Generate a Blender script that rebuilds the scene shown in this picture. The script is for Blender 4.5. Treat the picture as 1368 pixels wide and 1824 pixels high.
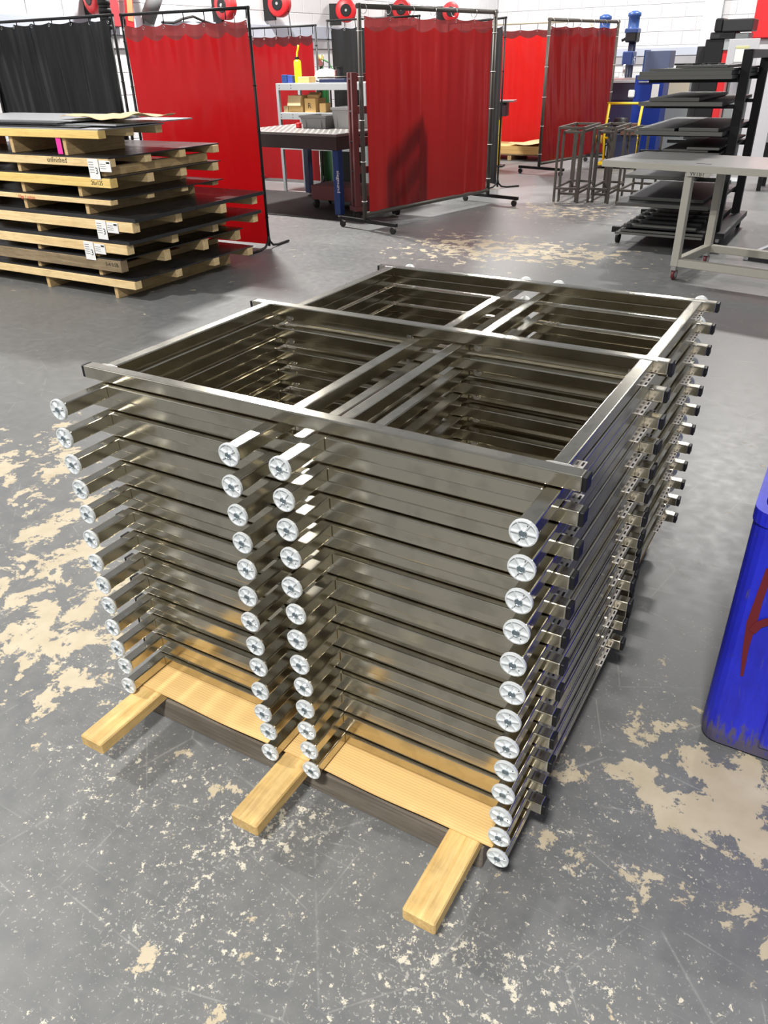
import bpy, bmesh, math, random
from mathutils import Vector, Matrix, noise
random.seed(7)
PI = math.pi
scene = bpy.context.scene
col = scene.collection
for o in list(bpy.data.objects): bpy.data.objects.remove(o)

# ------------------------------------------------------------------ camera
cam_d = bpy.data.cameras.new('camera'); cam = bpy.data.objects.new('camera', cam_d); col.objects.link(cam)
cF = Vector((-0.44251, 0.74188, -0.50379)); cR = Vector((0.86450, 0.50224, -0.01975)); cU = Vector((-0.23837, 0.44427, 0.86360))
cam.matrix_world = Matrix(((cR.x, cU.x, -cF.x, 1.6841), (cR.y, cU.y, -cF.y, -1.1853), (cR.z, cU.z, -cF.z, 1.885), (0, 0, 0, 1)))
cam_d.sensor_fit = 'VERTICAL'; cam_d.sensor_height = 36.0
cam_d.lens = 36.0 * 1372.17 / 1824.0
cam_d.clip_start = 0.05; cam_d.clip_end = 200
scene.camera = cam

# ------------------------------------------------------------------ world + lights + exposure
w = bpy.data.worlds.new('world'); scene.world = w; w.use_nodes = True
w.node_tree.nodes['Background'].inputs[0].default_value = (0.80, 0.84, 0.90, 1)
w.node_tree.nodes['Background'].inputs[1].default_value = 0.30
def high_bay(x, y, z, power, sx=.8, sy=0.35, c=(1.0, 0.97, 0.92)):
    l = bpy.data.lights.new('high_bay_light', 'AREA'); l.shape = 'RECTANGLE'; l.size = sx; l.size_y = sy
    l.energy = power; l.color = c
    o = bpy.data.objects.new('high_bay_light', l); o.location = (x, y, z); col.objects.link(o); return o
high_bay(2.0, -3.7, 6.2, 680)
high_bay(-6.8, -1.0, 6.2, 760)
high_bay(-6.9, 9.0, 6.2, 1000)
high_bay(.6, 13.4, 6.2, 560)
high_bay(-6.6, 18.8, 6.2, 470)
high_bay(-2.4, 20.0, 6.2, 300)
scene.cycles.max_bounces = 16; scene.cycles.glossy_bounces = 12; scene.cycles.transparent_max_bounces = 12
vs = scene.view_settings
vs.view_transform = 'Standard'; vs.look = 'None'; vs.gamma = 1.0; vs.exposure = 0.14; vs.use_curve_mapping = False

# ------------------------------------------------------------------ helpers
def setp(o, label=None, cat=None, group=None, kind=None):
    if label: o['label'] = label
    if cat: o['category'] = cat
    if group: o['group'] = group
    if kind: o['kind'] = kind
    return o
def thing(name, loc, rz, label, cat, group=None):
    o = bpy.data.objects.new(name, None); o.empty_display_size = .1; col.objects.link(o)
    o.location = loc; o.rotation_euler = (0, 0, rz)
    return setp(o, label, cat, group)
def link(name, me, parent=None, loc=None, rz=None):
    o = bpy.data.objects.new(name, me); col.objects.link(o)
    if parent: o.parent = parent
    if loc is not None: o.location = loc
    if rz is not None: o.rotation_euler = (0, 0, rz)
    return o
class MB:
    def __init__(s): s.v = []; s.f = []; s.sm = []
    def add(s, vs, fs, smooth=False):
        n = len(s.v); s.v += [tuple(p) for p in vs]
        for f in fs: s.f.append(tuple(i + n for i in f)); s.sm.append(smooth)
        return s
    def box(s, x0, x1, y0, y1, z0, z1, M=None):
        vs = [Vector((x, y, z)) for x in (x0, x1) for y in (y0, y1) for z in (z0, z1)]
        if M: vs = [M @ p for p in vs]
        return s.add(vs, [(0, 1, 3, 2), (4, 6, 7, 5), (0, 4, 5, 1), (2, 3, 7, 6), (0, 2, 6, 4), (1, 5, 7, 3)])
    def cbox(s, x0, x1, y0, y1, z0, z1, b=.003, M=None, seg=1):
        bm = bmesh.new(); bmesh.ops.create_cube(bm, size=1)
        for p in bm.verts: p.co = Vector(((x0+x1)/2 + p.co.x*(x1-x0), (y0+y1)/2 + p.co.y*(y1-y0), (z0+z1)/2 + p.co.z*(z1-z0)))
        bmesh.ops.bevel(bm, geom=bm.edges[:], offset=b, segments=seg, affect='EDGES', profile=.5)
        bm.verts.index_update()
        vs = [(M @ p.co) if M else p.co.copy() for p in bm.verts]; fs = [tuple(p.index for p in f.verts) for f in bm.faces]
        bm.free(); return s.add(vs, fs)
    def cyl(s, a, b, r, n=10, r2=None, cap=True):
        a = Vector(a); b = Vector(b); d = (b-a).normalized(); r2 = r if r2 is None else r2
        u = d.orthogonal().normalized(); t = d.cross(u)
        vs = []
        for i in range(n):
            c = u*math.cos(2*PI*i/n) + t*math.sin(2*PI*i/n); vs += [a + c*r, b + c*r2]
        fs = [(2*i, 2*((i+1) % n), 2*((i+1) % n)+1, 2*i+1) for i in range(n)]
        s.add(vs, fs, True)
        if cap:
            n0 = len(s.v) - 2*n
            s.f.append(tuple(n0+2*i for i in reversed(range(n)))); s.sm.append(False)
            s.f.append(tuple(n0+2*i+1 for i in range(n))); s.sm.append(False)
        return s
    def tube(s, pts, r, n=8):
        pts = [Vector(p) for p in pts]; rings = []
        up = None; vs = []
        for i, p in enumerate(pts):
            d = (pts[min(i+1, len(pts)-1)] - pts[max(i-1, 0)]).normalized()
            if up is None: up = d.orthogonal().normalized()
            u = (up - d*up.dot(d)).normalized(); up = u; t = d.cross(u)
            vs += [p + (u*math.cos(2*PI*k/n) + t*math.sin(2*PI*k/n))*r for k in range(n)]
        fs = []
        for i in range(len(pts)-1):
            for k in range(n):
                a = i*n+k; b = i*n+(k+1) % n; fs.append((a, b, b+n, a+n))
        fs.append(tuple(reversed(range(n)))); m = (len(pts)-1)*n; fs.append(tuple(m+k for k in range(n)))
        return s.add(vs, fs, True)
    def ring(s, c, R, r, axis='y', n=14, m=5):
        c = Vector(c); vs = []
        for i in range(n):
            a = 2*PI*i/n
            for j in range(m):
                b = 2*PI*j/m; q = R + r*math.cos(b); h = r*math.sin(b)
                p = {'y': (q*math.cos(a), h, q*math.sin(a)), 'x': (h, q*math.cos(a), q*math.sin(a)), 'z': (q*math.cos(a), q*math.sin(a), h)}[axis]
                vs.append(c + Vector(p))
        fs = [(i*m+j, ((i+1) % n)*m+j, ((i+1) % n)*m+(j+1) % m, i*m+(j+1) % m) for i in range(n) for j in range(m)]
        return s.add(vs, fs, True)
    def lathe(s, prof, c, axis='y', n=20, smooth=False):
        c = Vector(c); vs = []; m = len(prof)
        for i in range(n):
            a = 2*PI*i/n
            for r, h in prof:
                p = {'y': (r*math.cos(a), h, r*math.sin(a)), 'z': (r*math.cos(a), r*math.sin(a), h), 'x': (h, r*math.cos(a), r*math.sin(a))}[axis]
                vs.append(c + Vector(p))
        fs = [(i*m+j, ((i+1) % n)*m+j, ((i+1) % n)*m+j+1, i*m+j+1) for i in range(n) for j in range(m-1)]
        return s.add(vs, fs, smooth)
    def prism(s, poly, z0, z1, M=None):   # polygon in xy extruded in z
        n = len(poly); vs = [Vector((x, y, z0)) for x, y in poly] + [Vector((x, y, z1)) for x, y in poly]
        if M: vs = [M @ p for p in vs]
        fs = [(i, (i+1) % n, n+(i+1) % n, n+i) for i in range(n)] + [tuple(reversed(range(n))), tuple(range(n, 2*n))]
        return s.add(vs, fs)
    def grid(s, fn, nu, nv, smooth=True):
        vs = [fn(i/nu, j/nv) for j in range(nv+1) for i in range(nu+1)]
        fs = [(j*(nu+1)+i, j*(nu+1)+i+1, (j+1)*(nu+1)+i+1, (j+1)*(nu+1)+i) for j in range(nv) for i in range(nu)]
        return s.add(vs, fs, smooth)
    def mesh(s, name, mat):
        me = bpy.data.meshes.new(name); me.from_pydata(s.v, [], s.f)
        me.polygons.foreach_set('use_smooth', s.sm)
        bm = bmesh.new(); bm.from_mesh(me); bmesh.ops.recalc_face_normals(bm, faces=bm.faces[:]); bm.to_mesh(me); bm.free()
        me.materials.append(mat); me.update(); return me
    def build(s, name, mat, parent=None, loc=None, rz=None): return link(name, s.mesh(name, mat), parent, loc, rz)
def RX(a, p=(0, 0, 0)): return Matrix.Translation(p) @ Matrix.Rotation(a, 4, 'X') @ Matrix.Translation(-Vector(p))
def RY(a, p=(0, 0, 0)): return Matrix.Translation(p) @ Matrix.Rotation(a, 4, 'Y') @ Matrix.Translation(-Vector(p))
def RZ(a, p=(0, 0, 0)): return Matrix.Translation(p) @ Matrix.Rotation(a, 4, 'Z') @ Matrix.Translation(-Vector(p))
def text_mesh(name, s, size, mat, parent, M):
    cu = bpy.data.curves.new(name, 'FONT'); cu.body = s; cu.size = size; cu.extrude = .0006; cu.resolution_u = 2
    o = bpy.data.objects.new(name, cu); col.objects.link(o)
    dg = bpy.context.evaluated_depsgraph_get(); me = bpy.data.meshes.new_from_object(o.evaluated_get(dg))
    bpy.data.objects.remove(o); me.transform(M); me.materials.clear(); me.materials.append(mat)
    return link(name, me, parent)
WALLTXT = Matrix.Rotation(PI/2, 4, 'X')     # text standing upright, facing -y

# ------------------------------------------------------------------ materials
def mat(name, base=(.5, .5, .5), rough=.5, metal=0., spec=.5, emit=None, es=1.):
    m = bpy.data.materials.new(name); m.use_nodes = True; b = m.node_tree.nodes['Principled BSDF']
    b.inputs['Base Color'].default_value = (*base, 1); b.inputs['Roughness'].default_value = rough
    b.inputs['Metallic'].default_value = metal; b.inputs['Specular IOR Level'].default_value = spec
    if emit: b.inputs['Emission Color'].default_value = (*emit, 1); b.inputs['Emission Strength'].default_value = es
    return m
class NT:
    def __init__(s, m): s.t = m.node_tree; s.b = s.t.nodes['Principled BSDF']
    def n(s, typ, **k):
        o = s.t.nodes.new(typ)
        for a, v in k.items(): setattr(o, a, v)
        return o
    def l(s, a, b): s.t.links.new(a, b)
    def coord(s, out='Object', scale=(1, 1, 1), rnd=False, rot=(0, 0, 0)):
        tc = s.n('ShaderNodeTexCoord'); mp = s.n('ShaderNodeMapping'); mp.inputs['Scale'].default_value = scale; mp.inputs['Rotation'].default_value = rot
        s.l(tc.outputs[out], mp.inputs['Vector'])
        if rnd:
            oi = s.n('ShaderNodeObjectInfo'); ml = s.n('ShaderNodeMath', operation='MULTIPLY'); ml.inputs[1].default_value = 37.0
            s.l(oi.outputs['Random'], ml.inputs[0]); cb = s.n('ShaderNodeCombineXYZ')
            for i in range(3): s.l(ml.outputs[0], cb.inputs[i])
            s.l(cb.outputs[0], mp.inputs['Location'])
        return mp.outputs[0]
    def noise(s, vec, scale, detail=4, rough=.55, dist=0.):
        o = s.n('ShaderNodeTexNoise'); o.inputs['Scale'].default_value = scale; o.inputs['Detail'].default_value = detail
        o.inputs['Roughness'].default_value = rough; o.inputs['Distortion'].default_value = dist
        s.l(vec, o.inputs['Vector']); return o.outputs['Fac']
    def ramp(s, fac, stops, interp='LINEAR'):
        o = s.n('ShaderNodeValToRGB'); o.color_ramp.interpolation = interp; e = o.color_ramp.elements
        while len(e) < len(stops): e.new(.5)
        for i, (p, c) in enumerate(stops): e[i].position = p; e[i].color = (c, c, c, 1) if isinstance(c, (int, float)) else (*c, 1)
        s.l(fac, o.inputs[0]); return o.outputs[0]
    def math(s, op, a, b=None, c=None, clamp=False):
        o = s.n('ShaderNodeMath', operation=op); o.use_clamp = clamp
        for i, v in enumerate((a, b, c)):
            if v is None: continue
            if isinstance(v, (int, float)): o.inputs[i].default_value = v
            else: s.l(v, o.inputs[i])
        return o.outputs[0]
    def mix(s, fac, a, b, blend='MIX'):
        o = s.n('ShaderNodeMix', data_type='RGBA', blend_type=blend)
        for k, v in ((0, fac), (6, a), (7, b)):
            if isinstance(v, (int, float)): o.inputs[k].default_value = v
            elif isinstance(v, tuple): o.inputs[k].default_value = (*v, 1)
            else: s.l(v, o.inputs[k])
        return o.outputs[2]
    def bump(s, h, strength=.2, dist=.01):
        o = s.n('ShaderNodeBump'); o.inputs['Strength'].default_value = strength; o.inputs['Distance'].default_value = dist
        s.l(h, o.inputs['Height']); s.l(o.outputs[0], s.b.inputs['Normal'])
    def base(s, c): s.l(c, s.b.inputs['Base Color'])
    def rough(s, c): s.l(c, s.b.inputs['Roughness'])

def steel(name, axis, tint=(.57, .535, .445), r0=.165, r1=.185):
    m = mat(name, tint, .25, 1.0); t = NT(m)
    sc = {'x': (1.5, 90, 90), 'y': (90, 1.5, 90), 'z': (90, 90, 1.5)}[axis]
    g = t.noise(t.coord('Object', sc, True), 1.0, 2, .5)
    blot = t.noise(t.coord('Object', (14, 14, 14), True), 1.0, 3, .6)
    t.base(t.mix(t.ramp(blot, [(.5, 0.), (.62, 1.)]), tint, tuple(c*.86 for c in tint)))
    t.rough(t.math('MULTIPLY_ADD', g, r1-r0, r0)); return m
STEEL_X = steel('brushed_stainless_along_x', 'x'); STEEL_Y = steel('brushed_stainless_along_y', 'y')
RAWSTEEL = mat('raw_steel_tube', (.085, .074, .062), .5, .3)
def wood(name, ca, cb, axis='y', rough=.75, grain=1.0, dirt=.0):
    m = mat(name, ca, rough, 0, .3); t = NT(m)
    sc = {'x': (1.2, 26, 26), 'y': (26, 1.2, 26)}[axis]
    v = t.coord('Object', sc, True)
    g = t.noise(v, 1.6*grain, 6, .62, .8); g2 = t.noise(t.coord('Object', tuple(k*4 for k in sc), True), 1.5, 3, .6)
    c = t.mix(t.ramp(g, [(.3, 0.), (.68, 1.)]), cb, ca)
    c = t.mix(t.math('MULTIPLY', t.ramp(g2, [(.25, 1.), (.5, 0.)]), .45), c, tuple(k*.45 for k in cb))
    if dirt: c = t.mix(t.math('MULTIPLY', t.ramp(t.noise(t.coord('Object', (7, 7, 7), True), 1., 5, .65), [(.42, 0.), (.7, 1.)]), dirt), c, (.10, .075, .045))
    t.base(c); t.bump(g2, .35, .0015); return m
WOOD_SKID = wood('yellow_skid_wood', (.80, .57, .25), (.60, .38, .13), 'y', .7, 1.0, .35)
WOOD_GREY = wood('weathered_grey_wood', (.25, .215, .175), (.13, .11, .09), 'x', .85, 1.0, .3)
WOOD_PX = wood('pallet_pine_along_x', (.86, .67, .37), (.72, .50, .24), 'x', .75, .8, .12)
WOOD_PY = wood('pallet_pine_along_y', (.66, .48, .25), (.50, .33, .15), 'y', .78, .8, .25)
WOOD_YEL = wood('yellow_pine_along_x', (.86, .64, .24), (.74, .49, .15), 'x', .7, .8, .08)
WOOD_OLD = wood('old_brown_board', (.33, .25, .15), (.20, .145, .085), 'x', .85, .8, .4)
BLACKPL = mat('black_plastic', (.009, .009, .011), .5, 0, .3)
BLACKMET = mat('black_painted_steel', (.008, .008, .009), .5, 0, .35)
DARKHOLE = mat('dark_recess', (.01, .01, .012), .8)
ZINC = mat('cast_zinc', (.70, .73, .74), .38, .35)
ZBLUE = mat('zinc_thread', (.22, .27, .30), .35, .7)
TABM = mat('satin_tab', (.62, .59, .57), .45, .4)
WELD = mat('weld_bead', (.78, .76, .72), .35, .9)
m = mat('cardboard', (.72, .49, .21), .85, 0, .2); t = NT(m)
wv = t.n('ShaderNodeTexWave', wave_type='BANDS', bands_direction='Y'); wv.inputs['Scale'].default_value = 36; wv.inputs['Distortion'].default_value = 1.2
wv.inputs['Detail'].default_value = 2; t.l(t.coord('Object'), wv.inputs['Vector'])
t.base(t.mix(wv.outputs['Fac'], (.66, .43, .17), (.75, .52, .23))); t.bump(wv.outputs['Fac'], .25, .001); CARD = m
KRAFT = mat('kraft_paper', (.62, .46, .24), .8)
PAPER = mat('white_paper', (.80, .80, .79), .8)
INK = mat('black_ink', (.02, .02, .02), .8)
REDINK = mat('red_marker', (.55, .06, .04), .8)
PINK = mat('pink_tag', (.85, .03, .35), .6)
m = mat('hot_rolled_sheet', (.022, .022, .025), .3, .2); t = NT(m)
g = t.noise(t.coord('Object', (1, 1, 1), True), 5, 5, .6); t.rough(t.math('MULTIPLY_ADD', g, .25, .18)); SHEET = m
SHEETG = mat('grey_sheet_metal', (.40, .41, .43), .35, .6)
def vinyl(name, c, through, alpha):
    m = mat(name, c, .22, 0, .5); t = NT(m)
    g = t.noise(t.coord('Object', (1.1, 1, 1), True), 3.2, 5, .6); t.bump(g, .35, .03)
    t.base(t.mix(t.ramp(g, [(.3, 0.), (.7, 1.)]), tuple(k*.85 for k in c), c))
    tr = t.n('ShaderNodeBsdfTranslucent'); tr.inputs[0].default_value = (*through, 1)
    tp = t.n('ShaderNodeBsdfTransparent'); tp.inputs[0].default_value = (*through, 1)
    a = t.n('ShaderNodeMixShader'); a.inputs[0].default_value = .42; b = t.n('ShaderNodeMixShader'); b.inputs[0].default_value = alpha
    t.l(t.b.outputs[0], a.inputs[1]); t.l(tr.outputs[0], a.inputs[2]); t.l(a.outputs[0], b.inputs[1]); t.l(tp.outputs[0], b.inputs[2])
    t.l(b.outputs[0], t.t.nodes['Material Output'].inputs[0]); return m
RED = vinyl('red_welding_vinyl', (.30, .003, .006), (.38, .005, .007), .04)
REDF = vinyl('backlit_red_vinyl', (.60, .012, .012), (.80, .02, .015), .05)  # brighter red vinyl, the glow of light from behind put into its colour
REDD = vinyl('dusty_red_welding_vinyl', (.13, .012, .013), (.30, .010, .010), .10)
HEM = vinyl('dark_red_hem', (.05, .010, .012), (.30, .05, .05), .30)
BLKV = mat('black_welding_vinyl', (.006, .0065, .007), .38, 0, .35)
m = mat('painted_block', (.80, .80, .79), .6); t = NT(m)
g = t.noise(t.coord('Object', (1, 1, 1)), 2.0, 5, .6); t.base(t.mix(g, (.60, .605, .62), (.68, .685, .70)))
g2 = t.noise(t.coord('Object', (1, 1, 1)), 60, 3, .6); t.bump(g2, .15, .004); BLOCK = m
JOINT = mat('block_joint', (.53, .535, .55), .8)
BAND = mat('blue_grey_band', (.44, .48, .56), .6)
BAND2 = mat('grey_band', (.36, .36, .38), .7)
GREYP = mat('grey_painted_steel', (.34, .36, .37), .5, .1)
BEIGE = mat('beige_grey_paint', (.44, .42, .36), .5)
m = mat('grey_table_top', (.30, .295, .29), .35, .4); TOPG = m
DKGREY = mat('dark_grey_panel', (.030, .030, .032), .45, .05, .3)
EDGEG = mat('grey_panel_edge', (.13, .13, .122), .5, .1)
MAROON = mat('maroon_paint', (.16, .055, .055), .5)
BLUEP = mat('blue_paint', (.012, .045, .18), .4)
NAVY = mat('navy_paint', (.012, .018, .06), .4)
YEL = mat('yellow_paint', (.80, .55, .02), .4)
YELB = mat('bright_yellow_plastic', (.90, .80, .01), .4)
WHITEP = mat('white_plastic', (.78, .78, .77), .5)
GREYBIN = mat('grey_bin_plastic', (.16, .165, .165), .5)
REDP = mat('red_paint', (.60, .02, .025), .4)
ORANGE = mat('orange_label', (.85, .22, .10), .6)
RUBBER = mat('black_rubber', (.015, .015, .015), .7)
WHEELR = mat('maroon_wheel', (.14, .025, .03), .5)
CHROME = mat('zinc_plate', (.55, .55, .55), .3, .9)
GREENC = mat('green_cylinder', (.03, .18, .05), .4)
LGREY = mat('light_grey_panel', (.55, .55, .58), .5)
m = mat('perforated_plate', (.22, .21, .20), .4, .5); PERF = m

# painted concrete floor with worn patches
m = mat('worn_painted_concrete', (.2, .2, .2), .4); t = NT(m)
P0 = t.coord('Object')
def blob(x, y, r, s):
    d = t.n('ShaderNodeVectorMath', operation='DISTANCE'); d.inputs[1].default_value = (x, y, 0); t.l(P0, d.inputs[0])
    o = t.n('ShaderNodeMapRange', interpolation_type='SMOOTHSTEP'); t.l(d.outputs['Value'], o.inputs[0])
    o.inputs[1].default_value = 0; o.inputs[2].default_value = r; o.inputs[3].default_value = s; o.inputs[4].default_value = 0
    return o.outputs[0]
reg = None
for args in ((-1.05, .5, .85, .17), (-1.9, 1.15, 1.0, .15), (-.55, .12, .50, .15), (-.25, -.12, .32, .10), (1.62, .66, .50, .145), (1.95, .52, .55, .14), (-2.2, 7.4, 1.5, .17), (-.9, 7.5, 1.1, .16),
             (-2.0, 10.2, 1.6, .14), (.75, -.45, .38, .05), (1.25, .30, .35, .06), (-2.4, 2.9, 1.2, -.10), (.35, -.1, .4, .03), (1.55, .15, .3, .05), (-3.5, 2.6, 1.5, -.06)):
    b_ = blob(*args); reg = b_ if reg is None else t.math('ADD', reg, b_)
nz = t.noise(P0, 6.5, 10, .70, .25)
chip = t.ramp(t.math('ADD', nz, reg), [(.645, 0.), (.66, 1.)])
nlow = t.noise(P0, 2.3, 4, .6); nearf = blob(.9, -.3, 3.2, .10)
nf = t.noise(P0, 30, 7, .72, .1)
fl = t.ramp(t.math('ADD', t.math('ADD', nf, nearf), t.math('MULTIPLY', nlow, .34)), [(.875, 0.), (.892, 1.)])
nf2 = t.noise(P0, 85, 4, .65, .3)
fl2 = t.ramp(t.math('ADD', t.math('ADD', nf2, nearf), t.math('MULTIPLY', nlow, .26)), [(.82, 0.), (.87, .8)])
sA = t.noise(t.coord('Object', (1.2, 30, 1), rot=(0, 0, .5)), 2.0, 5, .7); sB = t.noise(t.coord('Object', (1.0, 34, 1), rot=(0, 0, -.75)), 1.7, 5, .7)
scr = t.math('MAXIMUM', t.ramp(sA, [(.62, 0.), (.74, .8)]), t.ramp(sB, [(.62, 0.), (.74, .7)]))
vo = t.n('ShaderNodeTexVoronoi', feature='DISTANCE_TO_EDGE', voronoi_dimensions='2D'); vo.inputs['Scale'].default_value = 1.15; t.l(P0, vo.inputs['Vector'])
vo2 = t.n('ShaderNodeTexVoronoi', feature='DISTANCE_TO_EDGE', voronoi_dimensions='2D'); vo2.inputs['Scale'].default_value = 2.7; t.l(t.coord('Object', (1, 1, 1), rot=(0, 0, .6)), vo2.inputs['Vector'])
brk = t.ramp(t.noise(P0, 7, 5, .65), [(.44, 0.), (.60, 1.)])
lines = t.math('MULTIPLY', brk, t.math('MAXIMUM', t.ramp(vo.outputs[0], [(.0018, 1.), (.0045, 0.)]), t.ramp(vo2.outputs[0], [(.003, .8), (.007, 0.)])))
scr = t.math('MAXIMUM', scr, lines)
cloud = t.noise(P0, .9, 5, .6); fine = t.noise(P0, 14, 5, .65)
grey = t.mix(cloud, (.085, .090, .096), (.19, .193, .193))
grey = t.mix(t.math('MULTIPLY', t.ramp(fine, [(.35, 0.), (.65, 1.)]), .5), grey, (.20, .20, .195))
tan = t.mix(t.noise(P0, 9, 5, .6), (.38, .31, .20), (.60, .53, .40))
c_ = t.mix(t.math('MULTIPLY', scr, .5), grey, (.38, .38, .36))
c_ = t.mix(t.math('MULTIPLY', fl2, .8), c_, (.46, .45, .41)); c_ = t.mix(fl, c_, (.58, .54, .44)); c_ = t.mix(chip, c_, tan)
t.base(c_); wear = t.math('MAXIMUM', chip, fl)
t.rough(t.math('ADD', t.math('MULTIPLY', wear, .25), t.math('MULTIPLY_ADD', fine, .25, .30)))
t.bump(t.math('SUBTRACT', t.math('MULTIPLY', fine, .3), wear), .25, .002)
FLOORM = m

# ------------------------------------------------------------------ structure: floor + walls
f = MB(); f.box(-8.8, 9, -7, 23.3, -.12, 0); setp(f.build('floor', FLOORM), 'grey painted concrete floor worn to tan patches', kind='structure')
XW, YW, HW = -8.6, 23.0, 4.4
def block_wall(name, along, c0, c1, label):
    core = MB()
    if along == 'y': core.box(XW-.24, XW-.012, c0, c1, 0, HW)
    else: core.box(c0, c1, YW+.012, YW+.24, 0, HW)
    wall = core.build(name, JOINT); setp(wall, label, kind='structure')
    L, H, J = .61, .305, .007
    me = {}
    nrow = int(HW/H); big = []
    for r in range(nrow):
        z0 = r*H; x = c0 - (L/2 if r % 2 else 0)
        while x < c1:
            a = max(x, c0); b = min(x+L, c1); x += L
            if b-a < .05: continue
            big.append((a, b, z0))
    vis = [q for q in big if q[2] > 1.5 and (q[0] > 5.5 if along == 'y' else q[0] < 3)]
    vis.sort(key=lambda q: (abs(q[2]-2.9), q[0]))
    show = vis[:250]; rest = [q for q in big if q not in show]
    def geo(M_, a, b, z0, ctr=False):
        if along == 'y': M_.cbox(XW-.013, XW, a+J/2, b-J/2, z0+J/2, z0+H-J/2, .006)
        else: M_.cbox(a+J/2, b-J/2, YW, YW+.013, z0+J/2, z0+H-J/2, .006)
    cache = {}
    for a, b, z0 in show:
        k = round(b-a, 3)
        if k not in cache:
            q = MB()
            if along == 'y': q.cbox(-.013, 0, J/2, k-J/2, J/2, H-J/2, .006)
            else: q.cbox(J/2, k-J/2, 0, .013, J/2, H-J/2, .006)
            cache[k] = q.mesh('block', BLOCK)
        link('block', cache[k], wall, (XW, a, z0) if along == 'y' else (a, YW, z0))
    q = MB()
    for a, b, z0 in rest: geo(q, a, b, z0)
    o = q.build('blockwork', BLOCK, wall); o['kind'] = 'stuff'
    return wall
wl = block_wall('wall_left', 'y', -7.0, 23.0, 'white painted block wall behind the left welding screens')
wb = block_wall('wall_back', 'x', -8.6, 9.0, 'white painted block wall at the far end of the shop')
def trim(name, mt, x0, x1, y0, y1, z0, z1, label): return setp(MB().cbox(x0, x1, y0, y1, z0, z1, .004).build(name, mt), label, kind='structure')
trim('trim_1', BAND, XW+.001, XW+.06, -7.0, 22.9, 2.32, 2.53, 'blue-grey ledge running along the left block wall')
trim('trim_2', BAND2, XW+.001, XW+.04, -7.0, 22.9, 2.15, 2.315, 'grey stripe below the ledge of the left wall')  # plain grey strip directly beneath the ledge
trim('trim_3', BAND, -8.5, 9.0, YW-.06, YW-.001, 1.90, 2.08, 'blue-grey ledge running along the far block wall')
trim('trim_4', BAND2, -8.5, 9.0, YW-.04, YW-.001, 1.71, 1.895, 'grey stripe below the ledge of the far wall')
trim('trim_5', BLOCK, -2.95, -2.5, YW-.16, YW-.062, 0, HW, 'white pilaster standing on the far block wall')

# ------------------------------------------------------------------ the two stacks of stainless table frames
S = .036; PZ = .080; ZB = .131 + .006
XL, XR, XA, XD = -.0893, 1.3464, -.0305, 1.2957
Y1, Y2 = .1595, .9033
ORD = ['topmost', 'second', 'third', 'fourth', 'fifth', 'sixth', 'seventh', 'eighth', 'ninth', 'tenth', 'eleventh', 'twelfth', 'lowest']
# part meshes, local z = 0 at the top of the frame, local y = 0 at the foot plane
rail_me = {}
for nm, yy in (('a', Y1), ('b', Y2)): rail_me[nm] = MB().cbox(XL+.010, XR-.010, yy, yy+S, -S, 0, .0036, None, 3).mesh('rail', STEEL_X)
beam_l = MB().cbox(XA, XA+S, Y1+S, Y2, -S, 0, .0036, None, 3).mesh('side_beam', STEEL_Y)
beam_r = MB().cbox(XD-S, XD, Y1+S, Y2, -S, 0, .0036, None, 3).mesh('side_beam', STEEL_Y)
cap_me = {}
for a, xx in (('l', XL), ('r', XR-.010)):
    for b, yy in (('a', Y1), ('b', Y2)): cap_me[a+b] = MB().cbox(xx, xx+.010, yy+.001, yy+S-.001, -S+.001, -.001, .0018).mesh('end_cap', BLACKPL)
def tab_mesh(x0, x1, y0, y1):
    return MB().cbox(x0, x1, y0, y1, -S-.002, -S, .0006).mesh('mounting_tab', TABM)
def slot_mesh(x0, x1, y0, y1):
    q = MB(); n = 3
    for i in range(n):
        yc = y0 + (y1-y0)*(i+.5)/n; q.box(x0, x1, yc-.009, yc+.009, -S-.0023, -S+.0006)
    return q.mesh('slots', DARKHOLE)
tabs = []
for x0, x1, sx0, sx1 in ((XD-.002, XD+.012, XD+.004, XD+.009), (XA-.012, XA+.002, XA-.009, XA-.004)):
    for y0, y1 in ((.200, .300), (.800, .900)): tabs.append((tab_mesh(x0, x1, y0, y1), slot_mesh(sx0, sx1, y0, y1)))
q = MB()
def bead(cx, cy):
    n = 10; vs = []
    for i in range(n):
        a = 2*PI*i/n; vs.append((cx + .030*math.cos(a), cy + .0055*math.sin(a), -.0004))
    for i in range(n):
        a = 2*PI*i/n; vs.append((cx + .024*math.cos(a), cy + .003*math.sin(a), .0012))
    q.add(vs, [(i, (i+1) % n, n+(i+1) % n, n+i) for i in range(n)] + [tuple(range(n, 2*n))], True)
weld_me = []
for cx in (XA+S/2, XD-S/2):
    for cy in (Y1+S, Y2):
        q = MB(); bead(cx, cy); weld_me.append(q.mesh('weld', WELD))
def table_frame(origin, rz, z, label, jx, jy):
    t_ = thing('table_frame', (origin[0]+jx, origin[1]+jy, z), rz, label, 'frame', 'stacked stainless table frames')
    link('front_rail', rail_me['a'], t_); link('rear_rail', rail_me['b'], t_)
    link('side_beam', beam_l, t_); link('side_beam', beam_r, t_)
    for k in cap_me: link('end_cap', cap_me[k], t_)
    for a, b in tabs: p = link('mounting_tab', a, t_); link('slots', b, p)
    for wme in weld_me: link('weld', wme, t_)
    return t_
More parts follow.
